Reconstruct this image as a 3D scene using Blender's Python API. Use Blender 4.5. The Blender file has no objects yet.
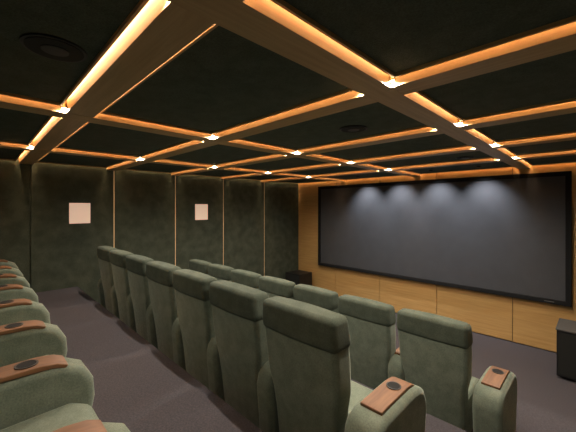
import bpy, bmesh, math
from mathutils import Vector
D=bpy.data; C=bpy.context
CAMZ=2.26
U_L=6.0; U_R=-1.1; V_F=6.4; V_B=-1.35
ZB=2.905  # beam underside
ZC=2.955  # panel underside
# ---------------- materials
def mat(name):
    m=D.materials.new(name); m.use_nodes=True
    nt=m.node_tree; b=nt.nodes['Principled BSDF']
    return m,nt,b
def fabric(name,c1,c2,scale=60,rough=.95,sheen=0.0,bump=.25,bscale=400,mott=.12):
    m,nt,b=mat(name); N=nt.nodes;L=nt.links
    tc=N.new('ShaderNodeTexCoord')
    n=N.new('ShaderNodeTexNoise'); n.inputs['Scale'].default_value=scale; n.inputs['Detail'].default_value=4
    r=N.new('ShaderNodeValToRGB'); r.color_ramp.elements[0].color=(*c1,1); r.color_ramp.elements[1].color=(*c2,1)
    r.color_ramp.elements[0].position=.35; r.color_ramp.elements[1].position=.65
    L.new(tc.outputs['Object'],n.inputs['Vector']); L.new(n.outputs['Fac'],r.inputs['Fac'])
    # fine weave mottling
    n3=N.new('ShaderNodeTexNoise'); n3.inputs['Scale'].default_value=140; n3.inputs['Detail'].default_value=2
    L.new(tc.outputs['Object'],n3.inputs['Vector'])
    mr=N.new('ShaderNodeMapRange'); mr.inputs['From Min'].default_value=.3; mr.inputs['From Max'].default_value=.7
    mr.inputs['To Min'].default_value=1-mott; mr.inputs['To Max'].default_value=1+mott
    L.new(n3.outputs['Fac'],mr.inputs['Value'])
    vm=N.new('ShaderNodeVectorMath'); vm.operation='SCALE'; L.new(r.outputs['Color'],vm.inputs[0]); L.new(mr.outputs['Result'],vm.inputs['Scale'])
    L.new(vm.outputs['Vector'],b.inputs['Base Color'])
    n2=N.new('ShaderNodeTexNoise'); n2.inputs['Scale'].default_value=bscale; L.new(tc.outputs['Object'],n2.inputs['Vector'])
    bp=N.new('ShaderNodeBump'); bp.inputs['Strength'].default_value=bump; bp.inputs['Distance'].default_value=.004
    L.new(n2.outputs['Fac'],bp.inputs['Height']); L.new(bp.outputs['Normal'],b.inputs['Normal'])
    b.inputs['Roughness'].default_value=rough
    b.inputs['Specular IOR Level'].default_value=.15
    if sheen: 
        b.inputs['Sheen Weight'].default_value=sheen; b.inputs['Sheen Roughness'].default_value=.35
        b.inputs['Sheen Tint'].default_value=(.80,.88,.78,1)
    return m
def wood(name,axis,c1,c2,rough=.42):
    m,nt,b=mat(name); N=nt.nodes;L=nt.links
    tc=N.new('ShaderNodeTexCoord'); mp=N.new('ShaderNodeMapping')
    s=[22,22,22]; s[axis]=1.2; mp.inputs['Scale'].default_value=s
    n=N.new('ShaderNodeTexNoise'); n.inputs['Scale'].default_value=1.6; n.inputs['Detail'].default_value=7; n.inputs['Roughness'].default_value=.6; n.inputs['Distortion'].default_value=.5
    r=N.new('ShaderNodeValToRGB'); r.color_ramp.elements[0].color=(*c1,1); r.color_ramp.elements[1].color=(*c2,1)
    r.color_ramp.elements[0].position=.3; r.color_ramp.elements[1].position=.7
    L.new(tc.outputs['Object'],mp.inputs['Vector']); L.new(mp.outputs['Vector'],n.inputs['Vector']); L.new(n.outputs['Fac'],r.inputs['Fac']); L.new(r.outputs['Color'],b.inputs['Base Color'])
    b.inputs['Roughness'].default_value=rough
    return m
def plain(name,c,rough=.5,metal=0,emit=None,es=0):
    m,nt,b=mat(name); N=nt.nodes;L=nt.links
    n=N.new('ShaderNodeTexNoise'); n.inputs['Scale'].default_value=30
    mr=N.new('ShaderNodeMapRange'); mr.inputs['To Min'].default_value=max(0,rough-.05); mr.inputs['To Max'].default_value=min(1,rough+.05)
    L.new(n.outputs['Fac'],mr.inputs['Value']); L.new(mr.outputs['Result'],b.inputs['Roughness'])
    b.inputs['Base Color'].default_value=(*c,1); b.inputs['Metallic'].default_value=metal
    if emit: b.inputs['Emission Color'].default_value=(*emit,1); b.inputs['Emission Strength'].default_value=es
    return m
M={}
M['seat']=fabric('seat_velvet',(.155,.187,.148),(.20,.236,.19),14,.9,.6,.35,350,.16)
M['cap']=fabric('headrest_fabric',(.074,.090,.070),(.096,.114,.090),14,.9,.14,.35,350,.16)
M['wallfab']=fabric('wall_green_fabric',(.058,.070,.052),(.088,.103,.077),6,.95,0,.5,250,.25)
M['ceilfab']=fabric('ceiling_green_fabric',(.072,.088,.070),(.090,.107,.086),12,.95,0,.5,250,.2)
M['carpet']=fabric('carpet',(.074,.068,.080),(.098,.091,.105),90,1,0,.6,350,.15)
M['woodx']=wood('oak_grain_x',0,(.42,.27,.125),(.56,.38,.19))
M['woody']=wood('oak_grain_y',1,(.42,.27,.125),(.56,.38,.19))
M['woodz']=wood('oak_veneer',0,(.52,.30,.105),(.64,.40,.155),.45)
M['armwood']=wood('walnut_arm',1,(.14,.062,.028),(.25,.12,.055),.5)
M['black']=plain('black_velvet',(.004,.004,.005),.9)
M['blackm']=plain('black_plastic',(.010,.010,.011),.45)
M['screen']=fabric('screen_cloth',(.075,.077,.086),(.08,.083,.092),5,.85,0,.05,600,.02)
M['brass']=plain('brass',(.6,.42,.2),.35,1)
M['led']=plain('warm_led',(1,.7,.4),.5,0,(1,.68,.38),30)
M['trimglow']=plain('brass_trim_glow',(1,.7,.4),.5,0,(1,.62,.32),.14)  # brass strips lit from above; that light is put in as weak glow
M['spot']=plain('downlight_lens',(1,.8,.6),.5,0,(1,.80,.55),60)
M['sconce']=plain('sconce_panel',(.85,.68,.56),.6,0,(1,.66,.48),.48)
M['dark']=plain('dark_base',(.02,.02,.02),.7)
M['grille']=plain('speaker_grille',(.012,.013,.012),.8)
M['boxtop']=plain('box_top',(.10,.10,.10),.6)
# ---------------- helpers
def obj(name,me,parent=None,m=None,loc=(0,0,0)):
    o=D.objects.new(name,me); C.scene.collection.objects.link(o); o.location=loc
    if m is not None and not me.materials: me.materials.append(m)
    if parent: o.parent=parent
    return o
def empty(name,loc=(0,0,0)):
    e=D.objects.new(name,None); e.empty_display_size=.1; C.scene.collection.objects.link(e); e.location=loc; return e
def addbox(bm,x0,x1,y0,y1,z0,z1,mi=0):
    vs=[bm.verts.new((x,y,z)) for x in (x0,x1) for y in (y0,y1) for z in (z0,z1)]
    for f in ((0,1,3,2),(4,6,7,5),(0,4,5,1),(2,3,7,6),(0,2,6,4),(1,5,7,3)):
        fc=bm.faces.new([vs[i] for i in f]); fc.material_index=mi
def tomesh(bm,name,smooth=False):
    bmesh.ops.recalc_face_normals(bm,faces=bm.faces)
    me=D.meshes.new(name); bm.to_mesh(me); bm.free()
    if smooth:
        for p in me.polygons: p.use_smooth=True
    return me
def box(name,x0,x1,y0,y1,z0,z1,m,parent=None,bevel=0):
    bm=bmesh.new(); cx,cy,cz=(x0+x1)/2,(y0+y1)/2,(z0+z1)/2
    if parent: cx=cy=cz=0
    addbox(bm,x0-cx,x1-cx,y0-cy,y1-cy,z0-cz,z1-cz)
    if bevel: bmesh.ops.bevel(bm,geom=bm.edges[:],offset=bevel,segments=3,affect='EDGES',profile=.5)
    return obj(name,tomesh(bm,name,False),parent,m,(cx,cy,cz))
def cyl(name,r,z0,z1,x,y,m,parent=None,seg=40,bevel=0):
    bm=bmesh.new(); bmesh.ops.create_cone(bm,cap_ends=True,segments=seg,radius1=r,radius2=r,depth=z1-z0)
    bmesh.ops.translate(bm,verts=bm.verts,vec=(x,y,(z0+z1)/2))
    return obj(name,tomesh(bm,name),parent,m)
# ---------------- room shell
XL=-U_L; XR=-U_R
e3=1.15; e2=2.48; e1=3.85
bm=bmesh.new()
addbox(bm,XL-.1,XR+.1,V_B-.1,V_F+.1,-.15,0)
addbox(bm,XL,XR,V_B,e1,0,.33)
addbox(bm,XL,XR,V_B,e2,.33,.66)
addbox(bm,XL,XR,V_B,e3,.66,.99)
fl=obj('floor',tomesh(bm,'floor'),None,M['carpet'])
HT=3.16
wl=box('wall_left',XL-.12,XL,V_B-.1,V_F+.1,0,HT,M['wallfab'])
wr=box('wall_right',XR,XR+.12,V_B-.1,V_F+.1,0,HT,M['wallfab'])
wb=box('wall_back',XL,XR,V_B-.12,V_B,0,HT,M['wallfab'])
wf=box('wall_front',XL,XR,V_F,V_F+.12,0,HT,M['woodz'])
ce=box('ceiling',XL-.1,XR+.1,V_B-.1,V_F+.1,HT-.1,HT,M['black'])
vl=[V_B,.56,1.69,2.80,3.92,5.13,V_F-.0]
pan=empty('wall_panels_left')
for i in range(len(vl)-1):
    o=box('fabric_panel_%d'%(i+1),XL,XL+.03,vl[i]+.010,vl[i+1]-.010,.0,3.04,M['wallfab'],pan)
for i,v in enumerate(vl[1:-1]):
    if i==0: continue
    box('trim_%d'%i,XL+.002,XL+.022,v-.006,v+.006,.0,2.96,M['trimglow'])  # trim strip with painted-in glow, not a lamp
pr=empty('wall_panels_right')
for i in range(len(vl)-1):
    box('fabric_panel_%d'%(i+1),XR-.03,XR,vl[i]+.012,vl[i+1]-.012,.0,3.04,M['wallfab'],pr)
fw=empty('wall_panelling_front')
us=[-1.07,1.03,2.25,3.47,4.69,5.96]
for i in range(len(us)-1):
    box('oak_panel_%d'%(i+1),-us[i+1]+.005,-us[i]-.005,V_F-.03,V_F-.001,.02,3.02,M['woodz'],fw)
box('joint_backing',-5.96,1.07,V_F-.0009,V_F-.0005,.02,3.02,M['dark'],fw)
# ---------------- ceiling grid
BW=.08; GAP=.032
vB=[-.62,.51,1.65,2.79,3.93,5.08]; uB=[-1.0,.87,2.64,4.46]
grid=empty('ceiling_beam_grid')
bm=bmesh.new()
for v in vB: addbox(bm,XL+.03,XR-.03,v-BW,v+BW,ZB+.002,3.06)
obj('cross_beams',tomesh(bm,'cross_beams'),grid,M['woodx'])
bm=bmesh.new()
for u in uB[1:]: addbox(bm,-u-BW,-u+BW,V_B+.001,V_F-.03,ZB,3.061)
obj('long_beams',tomesh(bm,'long_beams'),grid,M['woody'])
bp=bmesh.new(); bt=bmesh.new(); bl=bmesh.new()
ve=[V_B-BW]+vB+[V_F+BW-.03]; ue=[U_R-BW+.03]+uB[1:]+[U_L+BW-.03]
for i in range(len(ve)-1):
    y0=ve[i]+BW; y1=ve[i+1]-BW
    if y1-y0<.2: continue
    for j in range(len(ue)-1):
        x1=-(ue[j]+BW); x0=-(ue[j+1]-BW)
        g=GAP
        a0,a1,b0,b1=x0+g,x1-g,y0+g,y1-g
        addbox(bp,a0+.012,a1-.012,b0+.012,b1-.012,ZC,3.04)
        t=.012; zz=ZC-.018
        addbox(bt,a0,a1,b0,b0+t,zz,3.04); addbox(bt,a0,a1,b1-t,b1,zz,3.04)
        addbox(bt,a0,a0+t,b0+t,b1-t,zz,3.04); addbox(bt,a1-t,a1,b0+t,b1-t,zz,3.04)
        c=g/2; w=.007; z0=3.006; z1=3.014
        for (p,q,r,s) in ((x0+.01,x1-.01,y0+c-w,y0+c+w),(x0+.01,x1-.01,y1-c-w,y1-c+w),(x0+c-w,x0+c+w,y0+.04,y1-.04),(x1-c-w,x1-c+w,y0+.04,y1-.04)):
            addbox(bl,p,q,r,s,z0,z1)
obj('acoustic_panels',tomesh(bp,'acoustic_panels'),grid,M['ceilfab'])
obj('oak_lipping',tomesh(bt,'oak_lipping'),grid,M['woodx'])
obj('led_strips',tomesh(bl,'led_strips'),grid,M['led'])
def spot(name,loc,target,power,angle,blend,color,parent,r=.02):
    l=D.lights.new(name,'SPOT'); l.energy=power; l.spot_size=math.radians(angle); l.spot_blend=blend; l.color=color; l.shadow_soft_size=r
    o=D.objects.new(name,l); C.scene.collection.objects.link(o); o.parent=parent
    o.location=loc; d=Vector(target)-Vector(loc); o.rotation_euler=d.to_track_quat('-Z','Y').to_euler(); return o
for v in vB[1:]:
    for u in uB[1:]:
        for du in (-1,1):
            e=empty('cove_downlight',(-u+du*(BW+GAP/2),v-BW-GAP/2,ZB+.026))
            cyl('body',.014,-.0,.05,0,0,M['brass'],e,20)
            cyl('lens',.012,-.002,-.0001,0,0,M['spot'],e,20)
            p=(58 if du==1 else 8) if v>1 else (10 if du==1 else 5)
            spot('lamp',(0,0,-.012),(0,0,-2),p,172,.7,(1,.88,.72),e,.009)
for (u,v) in ((1.67,.24),(1.52,2.33),(1.3,4.75),(5.2,.1)):
    e=empty('ceiling_speaker',(-u,v,ZC))
    cyl('rim',.118,-.008,0,0,0,M['blackm'],e,48)
    cyl('grille',.105,-.011,-.0081,0,0,M['grille'],e,48)
    cyl('cone',.05,-.014,-.0111,0,0,M['blackm'],e,32)
# ---------------- projection screen
sc=empty('projection_screen',(-2.74,V_F-.03,CAMZ-.465))
W=4.9/2; H=2.045/2; fr=.07
box('cloth',-W+fr,W-fr,-.045,-.03,-H+fr,H-fr,M['screen'],sc)
box('backing',-W+.02,W-.02,-.03,0,-H+.02,H-.02,M['black'],sc)
box('frame_top',-W,W,-.075,0,H-fr,H,M['black'],sc,.006)
box('frame_bottom',-W,W,-.075,0,-H,-H+fr,M['black'],sc,.006)
box('frame_left',-W,-W+fr,-.0751,0,-H+fr*.5,H-fr*.5,M['black'],sc,.006)
box('frame_right',W-fr,W,-.0751,0,-H+fr*.5,H-fr*.5,M['black'],sc,.006)
box('badge',W-.32,W-.2,-.077,-.0751,-H+.028,-H+.042,M['boxtop'],sc)
for u in (3.72,2.95,2.18,1.41):
    e=empty('screen_spotlight',(-u,5.88,ZC))
    cyl('can',.035,-.02,0,0,0,M['blackm'],e,24)
    spot('lamp',(0,0,-.035),(0,.40,-.72),72,88,1,(.93,.95,1),e,.025)
# ---------------- sconces
for v in (1.18,3.36):
    e=empty('wall_light',(XL+.03,v,CAMZ-.085))
    box('back_plate',0,.012,-.13,.13,-.14,.14,M['brass'],e)
    box('glass_panel',.012,.03,-.145,.145,-.165,.165,M['sconce'],e,.004)
# ---------------- speakers boxes
s=empty('subwoofer',(-5.55,5.95,0))
box('cabinet',-.25,.25,-.25,.25,.03,.58,M['blackm'],s,.012)
box('front_grille',-.23,.23,-.262,-.25,.06,.55,M['grille'],s,.004)
for i,(a,b) in enumerate(((-.2,-.2),(.2,-.2),(-.2,.2),(.2,.2))): cyl('foot_%d'%i,.02,0,.03,a,b,M['blackm'],s,16)
s=empty('equipment_cabinet',(-.13,5.72,0))
box('cabinet',-.27,.27,-.27,.27,.03,.64,M['blackm'],s,.008)
box('top_panel',-.28,.28,-.28,.28,.64,.66,M['boxtop'],s,.006)
box('door_panel',-.25,.25,-.278,-.27,.06,.61,M['grille'],s)
for i,(a,b) in enumerate(((-.2,-.2),(.2,-.2),(-.2,.2),(.2,.2))): cyl('foot_%d'%i,.02,0,.03,a,b,M['blackm'],s,16)
# ---------------- seats
def finish_bev(o,w,seg=4,ang=35):
    b=o.modifiers.new('bev','BEVEL'); b.width=w; b.segments=seg; b.limit_method='ANGLE'; b.angle_limit=math.radians(ang)
    n=o.modifiers.new('wn','WEIGHTED_NORMAL'); n.keep_sharp=False
def loft_mesh(name,rows,crown=.008):
    bm=bmesh.new(); R=[]; zt=rows[-1][0]
    for z,hw,yr,yf in rows:
        c=crown if z==zt else 0
        R.append([bm.verts.new(p) for p in ((-hw,yr,z),(-hw*.45,yr-.012,z+c*.8),(0,yr-.016,z+c),(hw*.45,yr-.012,z+c*.8),(hw,yr,z),(hw,yf,z),(hw*.45,yf+.004,z+c*.8),(0,yf+.006,z+c),(-hw*.45,yf+.004,z+c*.8),(-hw,yf,z))])
    n=10
    for a,b in zip(R,R[1:]):
        for i in range(n): bm.faces.new((a[i],a[(i+1)%n],b[(i+1)%n],b[i]))
    for S in (R[0],R[-1]):
        for i in range(4): bm.faces.new((S[i],S[i+1],S[8-i],S[9-i]))
    return tomesh(bm,name,True)
def prism_mesh(name,prof,hw,x=0):
    bm=bmesh.new(); A=[bm.verts.new((x-hw,y,z)) for y,z in prof]; B=[bm.verts.new((x+hw,y,z)) for y,z in prof]
    n=len(prof)
    for i in range(n): bm.faces.new((A[i],A[(i+1)%n],B[(i+1)%n],B[i]))
    bm.faces.new(A); bm.faces.new(B)
    return tomesh(bm,name,True)
PITCH=.63
back_rows=[(.07,.232,.105,.24),(.35,.238,.075,.22),(.48,.242,.055,.205),(.60,.270,.04,.19),(.78,.278,.02,.17),(.90,.280,.008,.15),(1.025,.272,0,.125)]
me_back=loft_mesh('seat_back',back_rows)
me_cap=loft_mesh('headrest_cover',[(.85,.286,.004,.172),(.93,.286,-.005,.155),(1.034,.280,-.007,.134)])
me_cush=prism_mesh('seat_cushion',[(.18,.27),(.18,.41),(.35,.415),(.54,.42),(.62,.38),(.63,.30),(.59,.25)],.235)
me_base=prism_mesh('seat_base',[(.20,.05),(.20,.28),(.58,.26),(.55,.05)],.225)
me_plinth=prism_mesh('plinth',[(.16,0),(.16,.06),(.46,.06),(.46,0)],.22)
armp=[(.06,.05),(.045,.28),(.03,.44),(.045,.51),(.08,.555),(.14,.575),(.46,.58),(.54,.57),(.605,.535),(.64,.47),(.646,.39),(.62,.25),(.58,.05)]
me_arm=prism_mesh('arm',armp,.072)
me_arme=prism_mesh('end_arm',armp,.097)
me_foot=prism_mesh('arm_foot',[(.08,0),(.08,.06),(.44,.06),(.44,0)],.05)
me_wood=prism_mesh('arm_cap',[(.15,.567),(.15,.590),(.2,.594),(.44,.598),(.50,.590),(.54,.572),(.53,.558),(.48,.573),(.25,.576)],.062)
def ring_mesh():
    bm=bmesh.new(); ro=.041; ri=.034; n=32
    c=[[],[],[],[]]
    for i in range(n):
        a=2*math.pi*i/n; ca,sa=math.cos(a),math.sin(a)
        for k,(r,z) in enumerate(((ro,.0),(ro,.006),(ri,.006),(ri,.0))): c[k].append(bm.verts.new((r*ca,r*sa,z)))
    for i in range(n):
        j=(i+1)%n
        for k in range(4): bm.faces.new((c[k][i],c[k][j],c[(k+1)%4][j],c[(k+1)%4][i]))
    return tomesh(bm,'cup_ring')
me_ring=ring_mesh(); me_ring.materials.append(M['blackm'])
bm=bmesh.new(); bmesh.ops.create_cone(bm,cap_ends=True,segments=32,radius1=.035,radius2=.035,depth=.003); me_cupshade=tomesh(bm,'cup_shade_disc')  # flat black disc, paints the shade inside the cup hole
def seat(u,v,zf,end=False):
    e=empty('theatre_seat',(-u,v,zf))
    def part(n,me,m,bev,loc=(0,0,0),seg=4):
        o=obj(n,me,e,m,loc)
        if bev: finish_bev(o,bev,seg)
        return o
    part('back',me_back,M['seat'],.034,seg=5); part('headrest_cover',me_cap,M['cap'],.036,seg=5)
    part('cushion',me_cush,M['seat'],.035); part('base',me_base,M['seat'],.02); part('plinth',me_plinth,M['dark'],0)
    for k,sx in enumerate([-PITCH/2]+([PITCH/2+.082] if end else [])):
        part('arm_%d'%(k+1),me_arme if k else me_arm,M['seat'],.036,(sx,0,0)); part('arm_foot_%d'%(k+1),me_foot,M['dark'],0,(sx,0,0))
        part('arm_cap_%d'%(k+1),me_wood,M['armwood'],.005,(sx,0,0),2)
        part('cup_ring_%d'%(k+1),me_ring,M['blackm'],0,(sx,.40,.595)); part('cup_shade_disc_%d'%(k+1),me_cupshade,M['black'],0,(sx,.40,.5985))
for k in range(7): seat(.98+k*PITCH,2.60,.33,k==0)
for k in range(7): seat(1.215+k*PITCH,1.26,.66,k==0)
for k in range(8): seat(.79+k*PITCH,-.25,.99,k==0)
# ---------------- world + camera
w=D.worlds.new('world'); C.scene.world=w; w.use_nodes=True
w.node_tree.nodes['Background'].inputs[0].default_value=(.01,.01,.01,1)
C.scene.view_settings.view_transform='Standard'
C.scene.view_settings.exposure=-.05
cam=D.cameras.new('camera'); co=D.objects.new('camera',cam); C.scene.collection.objects.link(co)
co.location=(0,0,CAMZ); co.rotation_euler=(math.pi/2,0,math.radians(45)); cam.sensor_width=36; cam.lens=36*311/576; cam.shift_y=-8/576; cam.clip_start=.02
C.scene.camera=co
